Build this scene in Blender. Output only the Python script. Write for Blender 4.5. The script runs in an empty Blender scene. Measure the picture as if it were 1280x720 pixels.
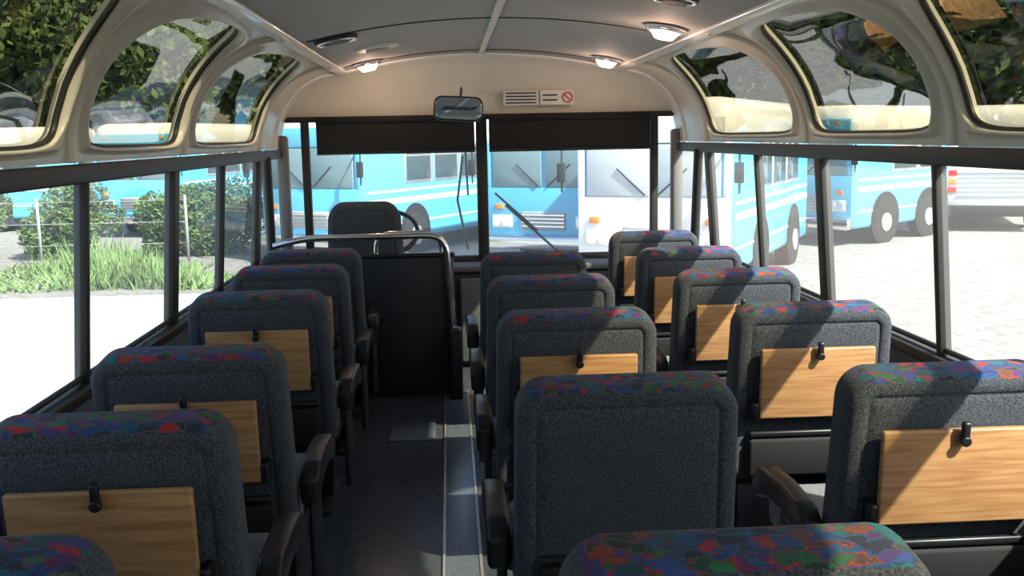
import bpy, bmesh, math, random
from mathutils import Vector, Matrix
random.seed(7)
S=bpy.context.scene
try:
    S.view_settings.view_transform='Standard'
    S.view_settings.look='None'
    S.view_settings.exposure=0.0
except Exception: pass
COL=S.collection
pi=math.pi

# ---------------------------------------------------------------- materials
def new_mat(name):
    m=bpy.data.materials.new(name); m.use_nodes=True
    nt=m.node_tree; b=nt.nodes['Principled BSDF']
    return m,nt,b
def mat(name,c,rough=.6,metal=0,noise=0,scale=40,emit=None,es=0,bump=0,coat=0):
    m,nt,b=new_mat(name)
    b.inputs['Base Color'].default_value=(*c,1)
    b.inputs['Roughness'].default_value=rough
    b.inputs['Metallic'].default_value=metal
    if coat: b.inputs['Coat Weight'].default_value=coat
    if emit:
        b.inputs['Emission Color'].default_value=(*emit,1); b.inputs['Emission Strength'].default_value=es
    tc=nt.nodes.new('ShaderNodeTexCoord')
    n=nt.nodes.new('ShaderNodeTexNoise'); n.inputs['Scale'].default_value=scale; n.inputs['Detail'].default_value=8; n.inputs['Roughness'].default_value=.6
    nt.links.new(tc.outputs['Object'],n.inputs['Vector'])
    if noise:
        r=nt.nodes.new('ShaderNodeValToRGB')
        r.color_ramp.elements[0].position=.35; r.color_ramp.elements[1].position=.65
        r.color_ramp.elements[0].color=(*[max(0,v*(1-noise)) for v in c],1)
        r.color_ramp.elements[1].color=(*[min(1,v*(1+noise)) for v in c],1)
        nt.links.new(n.outputs['Fac'],r.inputs['Fac']); nt.links.new(r.outputs['Color'],b.inputs['Base Color'])
    if bump:
        bp=nt.nodes.new('ShaderNodeBump'); bp.inputs['Strength'].default_value=bump; bp.inputs['Distance'].default_value=.01
        nt.links.new(n.outputs['Fac'],bp.inputs['Height']); nt.links.new(bp.outputs['Normal'],b.inputs['Normal'])
    return m
def glass(name,c,refl=1.0,glare_haze=0,rough=.02,ior=1.35,wavy=0,k=1.0):
    m=bpy.data.materials.new(name); m.use_nodes=True; nt=m.node_tree; nt.nodes.clear()
    o=nt.nodes.new('ShaderNodeOutputMaterial'); t=nt.nodes.new('ShaderNodeBsdfTransparent'); t.inputs[0].default_value=(*c,1)
    g=nt.nodes.new('ShaderNodeBsdfGlossy'); g.inputs['Roughness'].default_value=rough; g.inputs[0].default_value=(refl,refl,refl,1)
    f=nt.nodes.new('ShaderNodeFresnel'); f.inputs['IOR'].default_value=ior
    fm=nt.nodes.new('ShaderNodeMath'); fm.operation='MULTIPLY'; fm.inputs[1].default_value=k; nt.links.new(f.outputs[0],fm.inputs[0])
    x=nt.nodes.new('ShaderNodeMixShader')
    nt.links.new(fm.outputs[0],x.inputs[0]); nt.links.new(t.outputs[0],x.inputs[1]); nt.links.new(g.outputs[0],x.inputs[2])
    if wavy:
        tc=nt.nodes.new('ShaderNodeTexCoord'); n=nt.nodes.new('ShaderNodeTexNoise'); n.inputs['Scale'].default_value=3; n.inputs['Detail'].default_value=0
        bp=nt.nodes.new('ShaderNodeBump'); bp.inputs['Strength'].default_value=wavy; bp.inputs['Distance'].default_value=.05
        nt.links.new(tc.outputs['Object'],n.inputs['Vector']); nt.links.new(n.outputs['Fac'],bp.inputs['Height']); nt.links.new(bp.outputs['Normal'],g.inputs['Normal'])
    last=x
    if glare_haze:  # translucent layer mixed in to imitate bright bloom haze over the glass
        d=nt.nodes.new('ShaderNodeBsdfTranslucent'); d.inputs[0].default_value=(.9,.93,.95,1)
        y=nt.nodes.new('ShaderNodeMixShader'); y.inputs[0].default_value=glare_haze
        nt.links.new(x.outputs[0],y.inputs[1]); nt.links.new(d.outputs[0],y.inputs[2]); last=y
    nt.links.new(last.outputs[0],o.inputs[0])
    return m
def seat_fabric(name,band,H=.565):
    m,nt,b=new_mat(name); N=nt.nodes; L=nt.links
    b.inputs['Roughness'].default_value=.95
    b.inputs['Sheen Weight'].default_value=.08
    tc=N.new('ShaderNodeTexCoord')
    n=N.new('ShaderNodeTexNoise'); n.inputs['Scale'].default_value=230; n.inputs['Detail'].default_value=3
    L.new(tc.outputs['Object'],n.inputs['Vector'])
    r=N.new('ShaderNodeValToRGB'); r.color_ramp.elements[0].position=.34; r.color_ramp.elements[1].position=.70
    r.color_ramp.elements[0].color=(.016,.020,.029,1); r.color_ramp.elements[1].color=(.090,.104,.128,1)
    L.new(n.outputs['Fac'],r.inputs['Fac'])
    bp=N.new('ShaderNodeBump'); bp.inputs['Strength'].default_value=.35; bp.inputs['Distance'].default_value=.003
    L.new(n.outputs['Fac'],bp.inputs['Height']); L.new(bp.outputs['Normal'],b.inputs['Normal'])
    if not band:
        r.color_ramp.elements[0].color=(.05,.06,.07,1); r.color_ramp.elements[1].color=(.30,.31,.32,1)
        L.new(r.outputs['Color'],b.inputs['Base Color']); return m
    mp=N.new('ShaderNodeMapping'); mp.inputs['Scale'].default_value=(1,1.5,1.5); mp.inputs['Rotation'].default_value=(0,0,.5); L.new(tc.outputs['Object'],mp.inputs['Vector'])
    oi=N.new('ShaderNodeObjectInfo'); va=N.new('ShaderNodeVectorMath'); va.operation='ADD'
    cm=N.new('ShaderNodeCombineXYZ'); L.new(oi.outputs['Random'],cm.inputs[0]); mlt=N.new('ShaderNodeVectorMath'); mlt.operation='SCALE'; mlt.inputs['Scale'].default_value=9
    L.new(cm.outputs[0],mlt.inputs[0]); L.new(mp.outputs[0],va.inputs[0]); L.new(mlt.outputs[0],va.inputs[1])
    nd=N.new('ShaderNodeTexNoise'); nd.inputs['Scale'].default_value=40; nd.inputs['Detail'].default_value=4; L.new(va.outputs[0],nd.inputs['Vector'])
    sc=N.new('ShaderNodeVectorMath'); sc.operation='SCALE'; sc.inputs['Scale'].default_value=.05; L.new(nd.outputs['Color'],sc.inputs[0])
    ad=N.new('ShaderNodeVectorMath'); ad.operation='ADD'; L.new(va.outputs[0],ad.inputs[0]); L.new(sc.outputs[0],ad.inputs[1])
    vo=N.new('ShaderNodeTexVoronoi'); vo.feature='SMOOTH_F1'; vo.inputs['Scale'].default_value=31; vo.inputs['Smoothness'].default_value=.45; L.new(ad.outputs[0],vo.inputs['Vector'])
    sp=N.new('ShaderNodeSeparateColor'); L.new(vo.outputs['Color'],sp.inputs[0])
    r2=N.new('ShaderNodeValToRGB'); r2.color_ramp.interpolation='LINEAR'
    e=r2.color_ramp.elements; e[0].position=.05; e[0].color=(.02,.025,.05,1); e[1].position=.95; e[1].color=(.02,.025,.035,1)
    for p,c in ((.20,(.02,.05,.20)),(.29,(.01,.13,.15)),(.38,(.025,.03,.045)),(.47,(.03,.07,.25)),(.55,(.08,.02,.09)),(.63,(.42,.02,.025)),(.69,(.18,.06,.02)),(.77,(.03,.03,.045)),(.86,(.02,.15,.07))):
        q=e.new(p); q.color=(*c,1)
    L.new(sp.outputs[0],r2.inputs['Fac'])
    sx=N.new('ShaderNodeSeparateXYZ'); L.new(tc.outputs['Object'],sx.inputs[0])
    ab=N.new('ShaderNodeMath'); ab.operation='POWER'; ab.inputs[1].default_value=2; L.new(sx.outputs['X'],ab.inputs[0])
    ml=N.new('ShaderNodeMath'); ml.operation='MULTIPLY_ADD'; ml.inputs[1].default_value=.10; L.new(ab.outputs[0],ml.inputs[0]); L.new(sx.outputs['Z'],ml.inputs[2])
    gt=N.new('ShaderNodeMath'); gt.operation='GREATER_THAN'; gt.inputs[1].default_value=H-.008; L.new(ml.outputs[0],gt.inputs[0])
    mx=N.new('ShaderNodeMixRGB'); L.new(gt.outputs[0],mx.inputs[0]); L.new(r.outputs['Color'],mx.inputs[1]); L.new(r2.outputs['Color'],mx.inputs[2])
    L.new(mx.outputs[0],b.inputs['Base Color'])
    return m
def wood():
    m,nt,b=new_mat('oak'); N=nt.nodes; L=nt.links
    tc=N.new('ShaderNodeTexCoord'); mp=N.new('ShaderNodeMapping'); mp.inputs['Scale'].default_value=(3,34,42)
    n=N.new('ShaderNodeTexNoise'); n.inputs['Scale'].default_value=1.8; n.inputs['Detail'].default_value=7; n.inputs['Distortion'].default_value=.5
    r=N.new('ShaderNodeValToRGB'); r.color_ramp.elements[0].position=.34; r.color_ramp.elements[1].position=.64
    r.color_ramp.elements[0].color=(.34,.165,.065,1); r.color_ramp.elements[1].color=(.50,.28,.125,1)
    oi=N.new('ShaderNodeObjectInfo'); L.new(oi.outputs['Random'],mp.inputs['Location'])
    L.new(tc.outputs['Object'],mp.inputs[0]); L.new(mp.outputs[0],n.inputs['Vector']); L.new(n.outputs['Fac'],r.inputs['Fac']); L.new(r.outputs[0],b.inputs['Base Color'])
    b.inputs['Roughness'].default_value=.42
    return m
M={}
M['seat']=seat_fabric('seat_fabric_band',True); M['cush']=seat_fabric('seat_fabric',False)
M['oak']=wood()
M['black']=mat('black_plastic',(.012,.013,.016),.38)
M['blackm']=mat('black_matte',(.01,.01,.012),.8)
M['darkpanel']=mat('dark_panel',(.018,.022,.032),.5,noise=.3,scale=80)
M['ceil']=mat('ceiling_vinyl',(.38,.37,.365),.75,noise=.05,scale=60)
M['cove']=mat('cove_vinyl',(.60,.565,.48),.28,noise=.06,scale=8)
M['cap']=mat('cream_panel',(.80,.77,.68),.5,noise=.03,scale=5)
M['post']=mat('grey_post',(.16,.16,.16),.5)
M['wall']=mat('wall_vinyl',(.12,.13,.15),.7,noise=.2,scale=90)
M['rail']=mat('dark_alu',(.028,.027,.026),.55)
M['strip']=mat('alu_strip',(.75,.75,.76),.25,.7)
M['wstrip']=mat('pale_strip',(.84,.85,.86),.25,0,coat=.5)
M['chrome']=mat('chrome',(.75,.76,.78),.15,1)
M['floor']=mat('floor_rubber',(.065,.083,.115),.22,noise=.25,scale=30,bump=.05)
M['floor2']=mat('aisle_rubber',(.12,.16,.22),.2,noise=.2,scale=50,bump=.05)
M['gasket']=mat('gasket',(.015,.014,.012),.5)
M['glass']=glass('clear_glass',(.90,.95,.93),.5,.06)
M['tint']=glass('bronze_glass',(.46,.43,.30),.7,0,.02,1.3,.03,.40)
M['wind']=glass('windshield_glass',(.93,.96,.96),.5,.12)
M['lamp']=mat('lamp_lens',(.9,.85,.75),.3,emit=(1,.42,.30),es=5)
M['white']=mat('white_label',(.8,.8,.78),.5)
M['red']=mat('red_mark',(.6,.02,.02),.4)
M['mirror']=mat('mirror_glass',(.55,.66,.75),.03,1)
M['spk']=mat('speaker_grille',(.05,.05,.05),.6,noise=.6,scale=300)

# ---------------------------------------------------------------- helpers
def link(o,parent=None):
    COL.objects.link(o)
    if parent: o.parent=parent
    return o
def empty(name,loc=(0,0,0),rz=0,parent=None):
    o=bpy.data.objects.new(name,None); o.empty_display_size=.1; o.location=loc; o.rotation_euler=(0,0,rz); return link(o,parent)
def mesh(name,vs,fs,m,smooth=False):
    me=bpy.data.meshes.new(name); me.from_pydata([tuple(v) for v in vs],[],fs)
    bm=bmesh.new(); bm.from_mesh(me); bmesh.ops.recalc_face_normals(bm,faces=bm.faces); bm.to_mesh(me); bm.free()
    me.materials.append(m)
    if smooth: me.polygons.foreach_set('use_smooth',[True]*len(me.polygons))
    me.update(); return me
def ob(name,me,parent=None,loc=(0,0,0),rot=(0,0,0)):
    o=bpy.data.objects.new(name,me); o.location=loc; o.rotation_euler=rot; return link(o,parent)
def box_me(name,size,m,bev=0,seg=2):
    bm=bmesh.new(); bmesh.ops.create_cube(bm,size=1)
    bmesh.ops.scale(bm,vec=size,verts=bm.verts)
    if bev: bmesh.ops.bevel(bm,geom=bm.edges[:],offset=bev,segments=seg,profile=.5,affect='EDGES')
    me=bpy.data.meshes.new(name); bm.to_mesh(me); bm.free(); me.materials.append(m)
    if bev: me.polygons.foreach_set('use_smooth',[True]*len(me.polygons))
    return me
def box(name,c,size,m,bev=0,parent=None,rot=(0,0,0),seg=2):
    return ob(name,box_me(name,size,m,bev,seg),parent,c,rot)
def cyl_me(name,r,h,m,n=28,r2=None,bev=0):
    bm=bmesh.new(); bmesh.ops.create_cone(bm,cap_ends=True,segments=n,radius1=r,radius2=r if r2 is None else r2,depth=h)
    if bev:
        es=[e for e in bm.edges if abs(e.verts[0].co.z-e.verts[1].co.z)<1e-6]
        bmesh.ops.bevel(bm,geom=es,offset=bev,segments=3,profile=.5,affect='EDGES')
    me=bpy.data.meshes.new(name); bm.to_mesh(me); bm.free(); me.materials.append(m)
    for p in me.polygons: p.use_smooth = len(p.vertices)<6
    return me
def cyl(name,c,r,h,m,parent=None,rot=(0,0,0),n=28,r2=None,bev=0):
    return ob(name,cyl_me(name,r,h,m,n,r2,bev),parent,c,rot)
def tube(name,pts,r,m,parent=None,cyclic=False,res=4):
    cu=bpy.data.curves.new(name,'CURVE'); cu.dimensions='3D'; cu.bevel_depth=r; cu.bevel_resolution=res; cu.use_fill_caps=True
    sp=cu.splines.new('POLY'); sp.points.add(len(pts)-1)
    for p,q in zip(sp.points,pts): p.co=(*q,1)
    sp.use_cyclic_u=cyclic; cu.materials.append(m)
    o=bpy.data.objects.new(name,cu); return link(o,parent)
def roundpath(pts,r,n=6):
    out=[Vector(pts[0])]
    for i in range(1,len(pts)-1):
        a,b,c=Vector(pts[i-1]),Vector(pts[i]),Vector(pts[i+1])
        p=b+(a-b).normalized()*r; q=b+(c-b).normalized()*r
        for k in range(n+1):
            t=k/n; out.append(p*(1-t)**2+b*2*t*(1-t)+q*t*t)
    out.append(Vector(pts[-1])); return out
def rr(w,h,rt,rb,n=8):
    P=[]
    for cx,cz,r,a0 in ((w/2-rt,h-rt,rt,0),(-w/2+rt,h-rt,rt,pi/2),(-w/2+rb,rb,rb,pi),(w/2-rb,rb,rb,1.5*pi)):
        for k in range(n+1):
            a=a0+k/n*pi/2; P.append((cx+r*math.cos(a),cz+r*math.sin(a)))
    return P
def panel_me(name,w,h,t,rt,rb,er,m,pipe=True,taper=.05,belly=.0,crown=.0):
    """upholstered rounded panel: x width, z 0..h, y thickness; back side (-y) has an inset piped panel"""
    L=[]
    L.append((t/2+belly,.09)); L.append((t/2+belly*.6,.05))
    for k in range(6):
        a=k/5*pi/2; L.append((t/2-er+er*math.cos(a),er*(1-math.sin(a))))
    for k in range(6):
        a=k/5*pi/2; L.append((-t/2+er-er*math.sin(a),er*(1-math.cos(a))))
    if pipe:
        L+= [(-t/2-.002,.040),(-t/2+.002,.044),(-t/2+.004,.046),(-t/2+.001,.050),(-t/2-.002,.065),(-t/2-.003,.10)]
    else: L+=[(-t/2,.06)]
    vs=[];fs=[]
    n=None
    for (y,i) in L:
        P=rr(w-2*i,h-2*i,max(rt-i,.012),max(rb-i,.012)); n=len(P)
        for (x,z) in P:
            z+=i
            z+= -crown*(2*x/w)**2*max(0,z/h)
            vs.append((x*(1-taper*(z/h)**2),y,z))
    for a in range(len(L)-1):
        for k in range(n):
            fs.append((a*n+k,a*n+(k+1)%n,(a+1)*n+(k+1)%n,(a+1)*n+k))
    fs.append(tuple(range(n))); fs.append(tuple((len(L)-1)*n+k for k in range(n)))
    return mesh(name,vs,fs,m,True)

# ---------------------------------------------------------------- camera (cam axes in world)
F=Vector((-80,188,1250)).normalized()
R=Vector((1,.028,.0598)); R=(R-F*R.dot(F)).normalized()
U=Vector((-.0188,1,-.151)); U=(U-F*U.dot(F)-R*U.dot(R)).normalized()
cam_right=Vector((R.x,F.x,U.x)); cam_up=Vector((R.y,F.y,U.y)); cam_fwd=Vector((R.z,F.z,U.z))
cd=bpy.data.cameras.new('camera'); cd.lens=1250/1280*36; cd.sensor_width=36; cd.clip_start=.02; cd.clip_end=500
cam=bpy.data.objects.new('camera',cd); COL.objects.link(cam)
mt=Matrix.Identity(4)
for i,v in enumerate((cam_right,cam_up,-cam_fwd)):
    for j in range(3): mt[j][i]=v[j]
mt.translation=Vector((-.21,0,1.42)); cam.matrix_world=mt; S.camera=cam

# ---------------------------------------------------------------- bus shell
Y0,Y1=-1.6,6.40
HW=1.25; ZR=1.37; CX=.835; CZ=1.82; ZS=.71; XS=1.30
CA=HW-CX; CB=CZ-ZR
ZC=1.92
def ceilz(x): return ZC-(ZC-CZ)*(x/CX)**2
box('floor',(0,(Y0+Y1)/2,-.03),(2.6,Y1-Y0,.06),M['floor'])
ais=empty('floor_aisle_runner')
box('runner_mat',(-.20,2.0,.003),(.11,7.0,.006),M['floor2'],0,ais)
for x in (-.262,-.138): box('runner_trim',(x,2.0,.005),(.010,7.0,.01),M['strip'],0,ais)
box('floor_hatch_plate',(-.42,4.75,.004),(.22,.30,.008),M['floor2'],.003)
vs=[];fs=[];n=24
for i in range(n+1):
    x=-CX+2*CX*i/n
    vs+= [(x,Y0,ceilz(x)),(x,Y1,ceilz(x)),(x,Y0,ceilz(x)+.03),(x,Y1,ceilz(x)+.03)]
for i in range(n):
    a=i*4;b=a+4
    fs+=[(a,a+1,b+1,b),(a+2,b+2,b+3,a+3)]
ob('ceiling',mesh('ceiling',vs,fs,M['ceil'],True))
for k,x in enumerate((-CX,0,CX)):
    w=.06 if x else .03
    box('trim_%d'%(k+1),(x,(Y0+Y1)/2,ceilz(x)-.006),(w,Y1-Y0-.02,.014),M['wstrip'],.005,None,(0,(-.2 if x<0 else .2 if x>0 else 0),0))
for k,y in enumerate((1.9,4.35,5.9)):
    pts=[(x/20*CX,y,ceilz(x/20*CX)-.001) for x in range(-19,20)]
    tube('trim_%d'%(k+4),pts,.004,M['rail'],None,res=2)

def cove_pt(sg,y,s,d=0):
    th=max(0,min(1,s))*pi/2
    return (sg*(CX+(CA-d)*math.cos(th)),y,ZR+(CB-d)*math.sin(th))
cells=[(-1.6,-.1),(-.1,1.38),(1.38,2.84),(2.84,4.04),(4.04,5.62)]
def opening(yc,a,t,k=1.0):
    c,s=math.cos(t),math.sin(t)
    sc=.30
    if s>=0:
        yy=a*math.copysign(abs(c)**.75,c); ss=sc+.57*abs(s)**.85
    else:
        yy=a*math.copysign(abs(c)**.3,c); ss=sc-.245*abs(s)**.3
    return yc+yy,ss
def cove(sg,par):
    NT=80
    prof=[(0,-.03),(0.0,0),(.06,.012),(.16,.022),(.28,.020),(.38,.006),(.5,.0),(.75,0),(1,0)]
    for (a,b) in cells:
        yc=(a+b)/2; hw=(b-a)/2; oa=hw-.085
        vs=[];fs=[]
        for (t,d) in prof:
            for k in range(NT):
                an=2*pi*(k+.0)/NT
                iy,is_=opening(yc,oa,an)
                c,s=math.cos(an),math.sin(an); mx=max(abs(c),abs(s))
                oy=yc+hw*c/mx; os=.5+.5*s/mx
                y=iy*(1-t)+oy*t; s2=is_*(1-t)+os*t
                vs.append(cove_pt(sg,y,s2,d))
        for r in range(len(prof)-1):
            for k in range(NT):
                fs.append((r*NT+k,r*NT+(k+1)%NT,(r+1)*NT+(k+1)%NT,(r+1)*NT+k))
        ob('cove_panel',mesh('cove_panel',vs,fs,M['cove'],True),par)
        tube('cove_gasket',[cove_pt(sg,*opening(yc,oa-.008,2*pi*k/NT),-.005) for k in range(NT)],.009,M['gasket'],par,True,3)
        tube('cove_rib',[cove_pt(sg,b,j/20,-.004) for j in range(21)],.022,M['cove'],par,False,4)
    vs=[];fs=[]
    for j in range(15):
        for y in (5.62,Y1): vs.append(cove_pt(sg,y,j/14,0))
    for j in range(14): fs.append((j*2,j*2+1,j*2+3,j*2+2))
    ob('cove_panel',mesh('cove_panel',vs,fs,M['cove'],True),par)
def cove_glass(sg,idx):
    NT=80
    for (a,b) in cells:
        yc=(a+b)/2; oa=(b-a)/2-.08
        vs=[cove_pt(sg,yc,.38,-.02)];fs=[]
        for r in (0.25,.5,.75,1):
            for k in range(NT):
                y,s=opening(yc,oa,2*pi*k/NT); vs.append(cove_pt(sg,yc+(y-yc)*r,.38+(s-.38)*r,-.02))
        for k in range(NT): fs.append((0,1+k,1+(k+1)%NT))
        for r in range(3):
            for k in range(NT): fs.append((1+r*NT+k,1+r*NT+(k+1)%NT,1+(r+1)*NT+(k+1)%NT,1+(r+1)*NT+k))
        ob('window_%d'%idx,mesh('cove_glass',vs,fs,M['tint'],True)); idx+=1
    return idx
def wx(z): return HW+(XS-HW)*(ZR-z)/(ZR-ZS)
idx=1
for side,sg in (('left',-1),('right',1)):
    w=empty('wall_'+side)
    box('lower_panel',(sg*(XS+.025),(Y0+Y1)/2,ZS/2),(.05,Y1-Y0,ZS),M['wall'],0,w)
    box('sill',(sg*(XS-.005),(Y0+Y1)/2,ZS),(.07,Y1-Y0,.035),M['rail'],.006,w)
    box('top_rail',(sg*(HW+.005),(Y0+Y1)/2,1.338),(.045,Y1-Y0,.055),M['rail'],.006,w)
    box('heater_duct',(sg*(XS-.03),(Y0+5.6)/2,.12),(.06,5.6-Y0,.16),M['wall'],.01,w)
    cv=empty('ceiling_cove'); cove(sg,cv)
    til=math.atan2(XS-HW,ZR-ZS)
    zc=(1.32+ZS)/2
    for y,wd in ((-1.0,.07),(.15,.03),(1.1,.07),(2.02,.03),(2.93,.028),(3.88,.075),(4.70,.03),(5.60,.085)):
        box('mullion',(sg*(wx(zc)+.0),y,zc),(.04,wd,1.32-ZS+.02),M['rail'],.006,w,(0,sg*(-til),0))
    tube('slanted_post',[(sg*1.24,5.78,1.32),(sg*1.28,6.02,.72)],.028,M['rail'],w)
    box('corner_post',(sg*1.235,6.33,.95),(.07,.09,1.0),M['post'],.02,w)
    g=[(sg*wx(1.33),Y0,1.33),(sg*wx(1.33),Y1,1.33),(sg*wx(ZS),Y1,ZS),(sg*wx(ZS),Y0,ZS)]
    ob('window_%d'%idx,mesh('side_glass',g,[(0,1,2,3)],M['glass'])); idx+=1
    idx=cove_glass(sg,idx)
    tube('lower_frame',[(sg*wx(.745),Y0,.745),(sg*wx(.745),5.6,.745)],.009,M['rail'],w)
# front wall
wf=empty('wall_front'); hc=empty('ceiling_front_cap')
top=[];nn=20
for i in range(nn+1): top.append(cove_pt(-1,0,i/nn))
for i in range(1,24):
    x=-CX+2*CX*i/24; top.append((x,0,ceilz(x)))
for i in range(nn,-1,-1): top.append(cove_pt(1,0,i/nn))
vs=[];fs=[]
for (x,_,z) in top:
    z0=min(1.55,z-.0005)
    for k,(f,y) in enumerate(((1,6.16),(.93,6.27),(.75,6.33),(.35,6.36),(0,6.38))):
        vs.append((x,y,z0+(z-z0)*f))
for i in range(len(top)-1):
    for k in range(4):
        a=i*5+k; fs.append((a,a+5,a+6,a+1))
ob('header_cap',mesh('header_cap',vs,fs,M['cap'],True),hc)
arc=[(x,6.15,z-.004) for (x,_,z) in top]
tube('cap_moulding',arc,.012,M['wstrip'],hc,res=3)
box('header_rail',(0,6.37,1.545),(2.44,.04,.035),M['rail'],.008,wf)
box('center_post',(0,6.38,1.10),(.07,.05,.92),M['rail'],.01,wf)
for sx in (-1,1):
    box('side_post',(sx*1.10,6.38,1.10),(.05,.05,.92),M['rail'],.01,wf)
box('lower_front',(0,6.44,.31),(2.6,.05,.64),M['wall'],0,wf)
box('bottom_frame',(0,6.385,.645),(2.5,.05,.05),M['rail'],.01,wf)
for x0,x1 in ((-1.22,-.02),(.02,1.22)):
    ob('window_%d'%idx,mesh('windshield',[(x0,6.39,.64),(x1,6.39,.64),(x1,6.39,1.56),(x0,6.39,1.56)],[(0,1,2,3)],M['wind'])); idx+=1
for x0,x1 in ((-1.02,-.045),(.045,1.06)):
    e=empty('sun_shade')
    box('shade_cloth',((x0+x1)/2,6.30,1.435),(x1-x0,.012,.20),M['blackm'],.003,e)
    cyl('shade_roller',((x0+x1)/2,6.30,1.535),.022,x1-x0,M['blackm'],e,(0,pi/2,0))
    cyl('shade_hem',((x0+x1)/2,6.30,1.335),.009,x1-x0,M['black'],e,(0,pi/2,0))
wb=empty('wall_back')
box('lower_panel',(0,Y0-.03,.4),(2.6,.05,.8),M['wall'],0,wb)
box('upper_panel',(0,Y0-.03,1.75),(2.5,.05,.5),M['cap'],0,wb)
for sx in (-1,1): box('side_panel',(sx*1.1,Y0-.03,1.15),(.35,.05,.75),M['cap'],0,wb)
ob('window_%d'%idx,mesh('rear_glass',[(-.93,Y0-.03,.8),(.93,Y0-.03,.8),(.93,Y0-.03,1.5),(-.93,Y0-.03,1.5)],[(0,1,2,3)],M['glass']))

# dashboard
d=empty('dashboard')
box('dash_body',(0,6.23,.30),(2.28,.22,.60),M['darkpanel'],.03,d)
box('dash_top',(0,6.225,.615),(2.30,.24,.04),M['wall'],.012,d)
box('instrument_binnacle',(-.70,6.20,.66),(.50,.16,.12),M['black'],.03,d)
box('front_kick_panel',(.02,6.10,.30),(.36,.05,.52),M['wall'],.01,d)
box('panel_label',(.02,6.072,.42),(.09,.004,.06),M['white'],0,d)
sw=empty('steering_wheel',(-.62,6.06,.86)); sw.rotation_euler=(math.radians(35),0,0)
tube('rim',[(.21*math.cos(2*pi*k/40),.21*math.sin(2*pi*k/40),0) for k in range(40)],.014,M['black'],sw,True)
cyl('hub',(0,0,-.01),.05,.04,M['black'],sw)
for a in (0,2.1,4.2): tube('spoke',[(0,0,0),(.2*math.cos(a),.2*math.sin(a),0)],.009,M['black'],sw)
tube('column',[(0,0,-.02),(0,.03,-.26)],.025,M['black'],sw)

# driver's partition with grab rail
p=empty('driver_partition')
box('panel',(-.47,5.44,.40),(.54,.04,.78),M['darkpanel'],.012,p)
box('side_return',(-.215,5.66,.30),(.035,.40,.60),M['darkpanel'],.012,p)
box('top_cap',(-.47,5.44,.79),(.56,.06,.025),M['black'],.01,p)
tube('grab_rail',roundpath([(-1.16,5.40,.86),(-1.0,5.40,.90),(-.24,5.40,.90),(-.19,5.40,.02)],.10),.018,M['chrome'],p)
tube('grab_rail_upper',roundpath([(-.62,5.47,.80),(-.62,5.47,.91),(-.27,5.47,.91),(-.235,5.47,.40)],.08),.012,M['chrome'],p)
box('foot_box',(-.20,5.36,.20),(.07,.10,.40),M['black'],.015,p)

# driver seat
ds=empty('driver_seat',(-.70,5.74,0))
ob('backrest',panel_me('driver_back',.46,.62,.11,.10,.05,.04,mat('driver_fabric',(.06,.07,.085),.9,noise=.3,scale=150),True,.14),ds,(0,.08,.45),(math.radians(6),0,0))
box('cushion',(0,.20,.42),(.46,.34,.10),M['cush'],.035,ds,seg=4)
cyl('pedestal',(0,.18,.19),.12,.38,M['black'],ds)

# interior mirror
im=empty('rear_view_mirror',(-.145,5.92,1.585)); im.rotation_euler=(math.radians(-4),math.radians(3),math.radians(2))
ob('mirror_shell',panel_me('mirror_shell',.29,.145,.035,.05,.05,.012,M['black'],False,0),im,(0,.01,-.072))
ob('mirror_face',panel_me('mirror_face',.27,.125,.01,.045,.045,.003,M['mirror'],False,0),im,(0,-.010,-.062))
tube('mirror_arm',[(0,.02,.03),(.02,.15,.10),(.03,.35,.16)],.009,M['black'],im)

# signs on header
sg_=empty('notice_sign')
box('plate',(.25,6.315,1.655),(.22,.004,.088),M['white'],0,sg_,(math.radians(-4),0,0))
for r_ in range(4): box('text_line',(.25,6.310,1.685-.02*r_),(.19,.002,.007),M['blackm'],0,sg_)
ns=empty('no_smoking_sign')
box('plate',(.475,6.315,1.655),(.21,.004,.088),M['white'],0,ns,(math.radians(-4),0,0))
tube('ring',[(.54+.03*math.cos(2*pi*k/24),6.308,1.655+.03*math.sin(2*pi*k/24)) for k in range(24)],.004,M['red'],ns,True)
tube('slash',[(.52,6.308,1.676),(.56,6.308,1.634)],.003,M['red'],ns)
for r_ in range(2): box('text_line',(.43,6.308,1.67-.03*r_),(.09,.002,.008),M['blackm'],0,ns)

# ceiling lamps / vents
def clamp(x,y,lit,r=.075,name='ceiling_lamp'):
    z=ceilz(x); t=math.atan(2*(ZC-CZ)*x/CX**2)
    e=empty(name,(x,y,z-.004)); e.rotation_euler=(0,t,0)
    cyl('bezel',(0,0,-.006),r,.016,M['chrome'] if lit else M['rail'],e,bev=.004)
    tube('bezel_ring',[(r*.85*math.cos(2*pi*k/32),r*.85*math.sin(2*pi*k/32),-.015) for k in range(32)],.006,M['chrome'],e,True)
    if lit: cyl('lens',(0,0,-.030),r*.45,.034,M['lamp'],e,r2=r*.78,bev=.004)
    else: cyl('lens',(0,0,-.016),r*.62,.012,M['spk'],e,bev=.004)
    if lit:
        l=bpy.data.lights.new('lamp_light','POINT'); l.energy=2.6; l.color=(1,.66,.46); l.shadow_soft_size=.03
        o=bpy.data.objects.new('lamp_light',l); o.location=(0,0,-.075); link(o,e)
clamp(.69,4.15,True,.085); clamp(.70,5.75,True,.085); clamp(-.66,5.9,True,.085)
clamp(.56,3.4,False,.08,'ceiling_speaker'); clamp(-.68,4.45,False,.095,'ceiling_speaker')
e=empty('ceiling_vent_cover',(-.55,5.15,ceilz(-.55)-.006)); e.rotation_euler=(0,-.15,0)
cyl('cover',(0,0,0),.11,.016,M['cap'],e,bev=.005); cyl('cover_hub',(0,0,-.01),.06,.012,M['ceil'],e,bev=.004)

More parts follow.
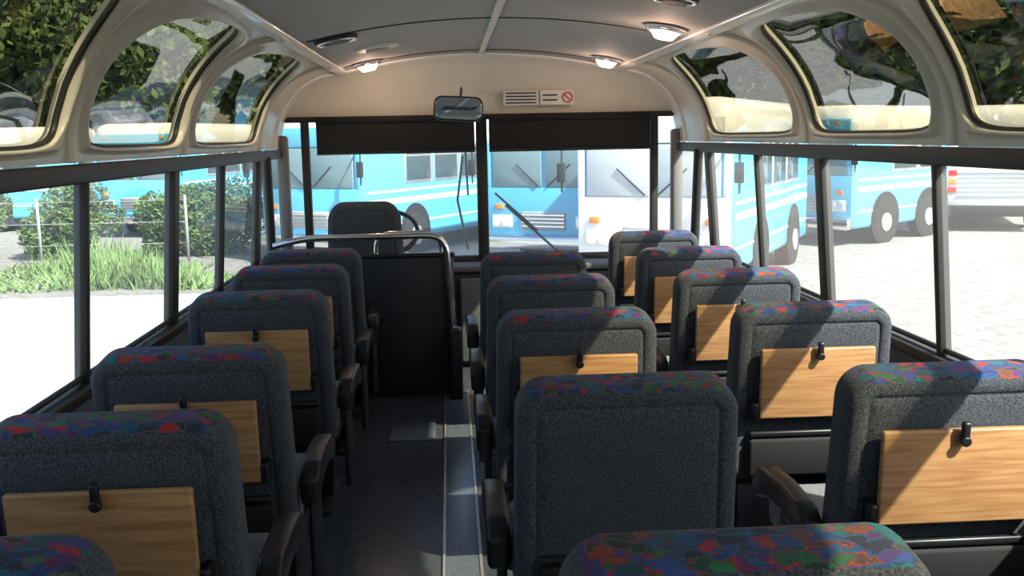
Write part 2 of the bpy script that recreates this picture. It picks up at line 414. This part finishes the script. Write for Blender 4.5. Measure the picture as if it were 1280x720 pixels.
# wipers (outside)
for pts in ([(-.10,6.47,.70),(-.16,6.47,1.02),(-.12,6.47,1.30)],[(.50,6.47,.66),(.15,6.47,.98)]):
    w_=empty('windshield_wiper'); tube('arm',pts,.008,M['black'],w_)
    a=Vector(pts[-1]); b=Vector(pts[0]); dd=(b-a).normalized()
    tube('blade',[a-dd*.12+Vector((.02,-.01,0)),a+dd*.25+Vector((.02,-.01,0))],.007,M['black'],w_)

# ---------------------------------------------------------------- seats
back_me=panel_me('seat_back',.51,.575,.115,.065,.04,.026,M['seat'],True,.04,.012,.012)
cush_me=box_me('seat_cushion',(.50,.44,.13),M['cush'],.045,4)
tray_me=box_me('seat_tray',(.36,.018,.225),M['oak'],.006,3)
latch_me=box_me('tray_latch',(.018,.016,.05),M['black'],.005)
knob_me=cyl_me('tray_knob',.012,.018,M['black'],16,bev=.004)
brk_me=box_me('tray_bracket',(.02,.05,.06),M['black'],.006)
def arm_mesh():
    prof=[(0,.50),(.05,.535),(.20,.54),(.33,.53),(.385,.50),(.40,.46),(.37,.43),(.28,.46),(.16,.47),(.06,.45),(0,.42)]
    bm=bmesh.new(); a=[bm.verts.new((-.028,y,z)) for y,z in prof]
    f=bm.faces.new(a); r=bmesh.ops.extrude_face_region(bm,geom=[f]); vv=[v for v in r['geom'] if isinstance(v,bmesh.types.BMVert)]
    bmesh.ops.translate(bm,vec=(.056,0,0),verts=vv); bmesh.ops.recalc_face_normals(bm,faces=bm.faces)
    bmesh.ops.bevel(bm,geom=bm.edges[:],offset=.012,segments=3,profile=.5,affect='EDGES')
    me=bpy.data.meshes.new('armrest'); bm.to_mesh(me); bm.free(); me.materials.append(M['black']); me.polygons.foreach_set('use_smooth',[True]*len(me.polygons)); return me
arm_me=arm_mesh()
stalk_me=box_me('arm_support',(.022,.14,.36),M['darkpanel'],.01)
frame_me=box_me('seat_frame',(.46,.34,.05),M['black'],.01)
leg_me=box_me('leg',(.05,.06,.25),M['black'],.01); foot_me=box_me('foot',(.06,.36,.03),M['rail'],.008)
bar_me=box_me('back_bar',(.40,.02,.02),M['black'],.006)
pock_me=box_me('magazine_pocket',(.40,.025,.13),M['blackm'],.01)
rx=math.radians(7)
def seat(x,y,tray=True,aisle=-1,rz=0,lean=0):
    e=empty('coach_seat',(x,y,0),rz)
    b=ob('backrest',back_me,e,(0,.10,.318),(rx+lean,0,0))
    if tray:
        ob('tray_table',tray_me,b,(0,-.088,.340),(math.radians(-3),0,0))
        ob('tray_latch',latch_me,b,(0,-.103,.452)); ob('tray_knob',knob_me,b,(0,-.106,.432),(pi/2,0,0))
        for s in (-1,1): ob('tray_bracket',brk_me,b,(s*.192,-.080,.250))
    ob('back_bar',bar_me,b,(0,-.072,.165)); ob('magazine_pocket',pock_me,b,(0,-.072,.085))
    ob('cushion',cush_me,e,(0,.335,.37)); ob('seat_frame',frame_me,e,(0,.32,.275))
    ob('armrest',arm_me,e,(aisle*.288,.08,0)); ob('arm_support',stalk_me,e,(aisle*.275,.26,.27))
    for s in (-1,1):
        ob('leg',leg_me,e,(s*.18,.30,.15)); ob('foot',foot_me,e,(s*.18,.30,.015))
    return e
for y in (1.29,1.94,2.59,3.56,4.30,4.94): seat(-.905 if y>1.5 else -.94,y,True,1)
for y,t in ((1.21,False),(2.12,False),(3.0,True),(3.78,True),(4.58,True)): seat(.170,y,t,-1)
for y in (1.32,2.13,3.00,3.82,4.62,5.44): seat(.915,y,True,-1)

# ---------------------------------------------------------------- outside
GZ=-1.05
M['ground']=mat('gravel',(.25,.243,.23),.9,noise=.28,scale=9,bump=.4)
M['asph']=mat('pale_asphalt',(.42,.46,.47),.9,noise=.10,scale=5)
box('ground',(0,20,GZ-.05),(160,140,.1),M['ground'])
box('asphalt_lot',(-14,8,GZ+.005),(24,17,.02),M['asph'])
M['bblue']=mat('bus_blue',(.10,.50,.76),.35,coat=.5)
M['bwhite']=mat('bus_white',(.85,.86,.87),.4,coat=.3)
M['bstripe']=mat('bus_stripe',(.62,.76,.84),.4,coat=.3)
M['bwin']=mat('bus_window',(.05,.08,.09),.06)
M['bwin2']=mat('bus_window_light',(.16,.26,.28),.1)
M['bwin3']=mat('bus_window_painted_glare',(.50,.56,.60),.1)  # bright reflection on the windshield painted in as a paler base colour
M['tyre']=mat('tyre',(.015,.015,.015),.85)
M['amber']=mat('amber_lens',(.8,.25,.03),.3); M['tail']=mat('tail_lens',(.6,.02,.02),.3)
M['hl']=mat('headlight',(.8,.82,.85),.1,.3)
M['louv']=mat('louvre',(.35,.36,.37),.5)
cache={}
def cb(size,m,bev=0):
    k=(tuple(round(s,3) for s in size),m.name,bev)
    if k not in cache: cache[k]=box_me('part',size,m,bev)
    return cache[k]
def bus(x,y,rz,L=10,body='bblue',front='bblue',roof='bwhite',ws='bwin2'):
    e=empty('parked_bus',(x,y,GZ),rz); B=M[body]; W=2.45
    ob('body',cb((W,L,1.95),B,.10),e,(0,L/2,1.35)); ob('roof',cb((W-.06,L-.04,.75),M[roof],.26),e,(0,L/2,2.62))
    ob('front_mask',cb((W-.04,.06,1.05),M[front],.02),e,(0,-.01,1.0))
    ob('front_brow',cb((W-.20,.06,.38),M[front],.02),e,(0,-.015,2.52))
    for s in (-1,1):
        ob('front_pillar',cb((.12,.06,.85),M[front],.02),e,(s*1.15,-.01,1.92))
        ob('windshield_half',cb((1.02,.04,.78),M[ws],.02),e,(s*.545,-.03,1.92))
        ob('headlight_bezel',cb((.42,.05,.24),M['hl'],.02),e,(s*.86,-.05,.88))
        ob('headlight',cyl_me('hl',.085,.05,M['hl'],20),e,(s*.96,-.08,.88),(pi/2,0,0)); ob('headlight',cyl_me('hl',.085,.05,M['hl'],20),e,(s*.76,-.08,.88),(pi/2,0,0))
        ob('turn_signal',cb((.16,.05,.10),M['amber'],.01),e,(s*.92,-.05,1.16)); ob('marker_lamp',cb((.12,.05,.06),M['amber'],.01),e,(s*.8,-.05,2.62))
        tube('mirror_arm',[(s*1.15,0,2.3),(s*1.38,-.25,2.25),(s*1.38,-.25,1.6)],.018,M['blackm'],e); ob('side_mirror',cb((.14,.06,.30),M['blackm'],.02),e,(s*1.38,-.27,1.9))
        for q in range(3): ob('tail_lamp',cb((.34,.05,.13),M['amber' if q==1 else 'tail'],.01),e,(s*.94,L+.01,1.0+.2*q))
        n=int((L-1.6)/1.15)
        for k in range(n):
            yy=1.5+.575+k*1.15
            ob('window_frame',cb((.03,1.06,.80),M['strip'],.03),e,(s*(W/2-.003),yy,1.95))
            ob('side_window',cb((.03,.96,.70),M['bwin'],.03),e,(s*(W/2+.004),yy,1.95))
            ob('window_bar',cb((.03,.96,.03),M['strip'],0),e,(s*(W/2+.01),yy,2.12))
        for zz,h in ((1.42,.05),(1.22,.11),(.75,.04)): ob('side_stripe',cb((.02,L-.3,h),M['bstripe'],0),e,(s*(W/2+.002),L/2,zz))
        for yy in ((1.3,L-1.0) if L<5.5 else (1.9,L-1.4 if L<8 else L-2.4)):
            ob('wheel_well',cyl_me('ww',.58,.04,M['blackm'],32),e,(s*(W/2-.005),yy,.55),(0,pi/2,0))
            ob('tyre',cyl_me('ty',.46,.30,M['tyre'],32,bev=.04),e,(s*(W/2-.12),yy,.46),(0,pi/2,0))
            ob('hub',cyl_me('hb',.20,.05,M['louv'],24),e,(s*(W/2+.03),yy,.46),(0,pi/2,0))
    ob('grille',cb((.9,.05,.34),M['louv'],.02),e,(0,-.05,.90))
    for k in range(4): ob('grille_bar',cb((.86,.03,.02),M['chrome'],0),e,(0,-.08,.80+.07*k))
    ob('bumper',cb((W,.16,.26),M['chrome'],.05),e,(0,-.10,.50)); ob('rear_bumper',cb((W,.16,.26),M['blackm'],.05),e,(0,L+.08,.50))
    ob('rear_window',cb((1.5,.04,.6),M['bwin'],.02),e,(0,L+.01,2.0))
    for k in range(6): ob('rear_louvre',cb((1.5,.03,.03),M['louv'],0),e,(0,L+.015,.85+.11*k))
    for s in (-1,1):
        tube('front_wiper',[(s*.1,-.06,1.55),(s*.55,-.07,1.95)],.012,M['blackm'],e)
    return e
ech=math.radians(-30)
bus(-2.95,20.1,ech,10)
bus(1.55,18.6,ech,10)
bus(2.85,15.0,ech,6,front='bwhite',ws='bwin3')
bus(7.55,21.6,math.radians(-53.1),4.2)
bus(15.4,29.6,pi-.40,7,body='bwhite',front='bwhite')
bus(-21.5,31,-pi/2,10.5)
bus(-8.4,27.0,math.radians(-12),10)

# grass strip
M['grass']=mat('grass_blade',(.17,.27,.10),.8,noise=.6,scale=1.5)
vs=[];fs=[]
for i in range(11000):
    x=random.uniform(-26,-3.4); y=random.uniform(17.2,20.5) if x<-5 else random.uniform(17.0,18.6)
    h=random.uniform(.15,.85)*(.6+.4*math.sin(x*1.7+y)); w=random.uniform(.012,.035); a=random.uniform(0,pi); dx,dy=math.cos(a)*w,math.sin(a)*w
    lx,ly=random.uniform(-.15,.15),random.uniform(-.15,.15); b=len(vs)
    vs+=[(x-dx,y-dy,GZ),(x+dx,y+dy,GZ),(x+lx+dx*.5,y+ly,GZ+h*.7),(x+lx*1.6,y+ly*1.6,GZ+h)]
    fs+=[(b,b+1,b+2),(b,b+2,b+3)]
me=bpy.data.meshes.new('grass'); me.from_pydata(vs,[],fs); me.materials.append(M['grass']); ob('grass_strip',me)
# fence
fe=empty('wire_fence')
for x in range(-27,-5,3): cyl('post',(x+.3,21.2,GZ+.7),.03,1.4,M['louv'],fe)
for z in (.4,.85,1.3): tube('wire',[(-27,21.2,GZ+z),(-5.7,21.2,GZ+z)],.006,M['louv'],fe)
# trees and bushes
M['leaf']=mat('leaf',(.09,.155,.045),.7,noise=.6,scale=.8)
M['bark']=mat('bark',(.10,.07,.05),.9,noise=.3,scale=6)
def crown(name,n,rad):
    vs=[];fs=[]
    blobs=[(Vector((random.uniform(-1,1)*rad*.55,random.uniform(-1,1)*rad*.55,random.uniform(-.6,.75)*rad)),random.uniform(.35,.6)*rad) for _ in range(16)]
    for i in range(n):
        c,r=random.choice(blobs); d=Vector((random.gauss(0,1),random.gauss(0,1),random.gauss(0,1))).normalized()*r*random.uniform(.7,1.03)
        p=c+d; a=Vector((random.gauss(0,1),random.gauss(0,1),random.gauss(0,1))).normalized(); q=a.cross(Vector((random.gauss(0,1),random.gauss(0,1),random.gauss(0,1)))).normalized()
        s=random.uniform(.10,.22); b=len(vs); vs+=[p-a*s,p+q*s*.5,p+a*s,p-q*s*.5]; fs.append((b,b+1,b+2,b+3))
    me=bpy.data.meshes.new(name); me.from_pydata([tuple(v) for v in vs],[],fs); me.materials.append(M['leaf']); return me
crs=[crown('crown_a',11000,3.0),crown('crown_b',11000,3.2)]
trk=cyl_me('trunk',.28,3.4,M['bark'],12,.16)
def tree(x,y,sc=1,k=0):
    e=empty('tree',(x,y,GZ)); e.scale=(sc,sc,sc); e.rotation_euler=(0,0,random.uniform(0,6))
    ob('trunk',trk,e,(0,0,1.7)); ob('crown',crs[k%2],e,(0,0,5.0))
    for a in range(4): tube('branch',[(0,0,2.6),(math.cos(a*1.6)*1.2,math.sin(a*1.6)*1.2,4.4)],.07,M['bark'],e,res=1)
k=0
for x in range(-60,66,5):
    tree(x+random.uniform(-1.5,1.5),44+random.uniform(-3,5),random.uniform(.9,1.3) if abs(x)>8 else .7,k); k+=1
for (x,y,s) in ((-26,37,1.3),(-17,38,1.3),(-33,33,1.4),(-37,26,1.5),(-28,23,.9),(-12,37.5,1.2),(19.5,36,1.4),(25,30,1.4),(31,27,1.5),(27,20,1.2),(15,38,1.3)): tree(x,y,s,k); k+=1
for x in (-21,-17.8,-14.5,-11,-8.6,-6.4,-5.2):
    o=ob('bush',crs[k%2],None,(x,22.6,GZ+.7)); o.scale=(.35,.25,.27); k+=1

# ---------------------------------------------------------------- light
w=bpy.data.worlds.new('World'); S.world=w; w.use_nodes=True; nt=w.node_tree
bg=nt.nodes['Background']; sky=nt.nodes.new('ShaderNodeTexSky'); sky.sky_type='NISHITA'; sky.sun_disc=False
sky.sun_elevation=math.radians(48); sky.sun_rotation=math.radians(130); sky.dust_density=2.5; sky.altitude=100
nt.links.new(sky.outputs[0],bg.inputs[0]); bg.inputs[1].default_value=.32
sl=bpy.data.lights.new('sun','SUN'); sl.energy=12.5; sl.angle=math.radians(.8); sl.color=(1,.94,.83)
so=bpy.data.objects.new('sun',sl); COL.objects.link(so)
dirv=Vector((-.60,.62,-.86)); so.rotation_euler=dirv.to_track_quat('-Z','Y').to_euler(); so.location=(20,-20,30)
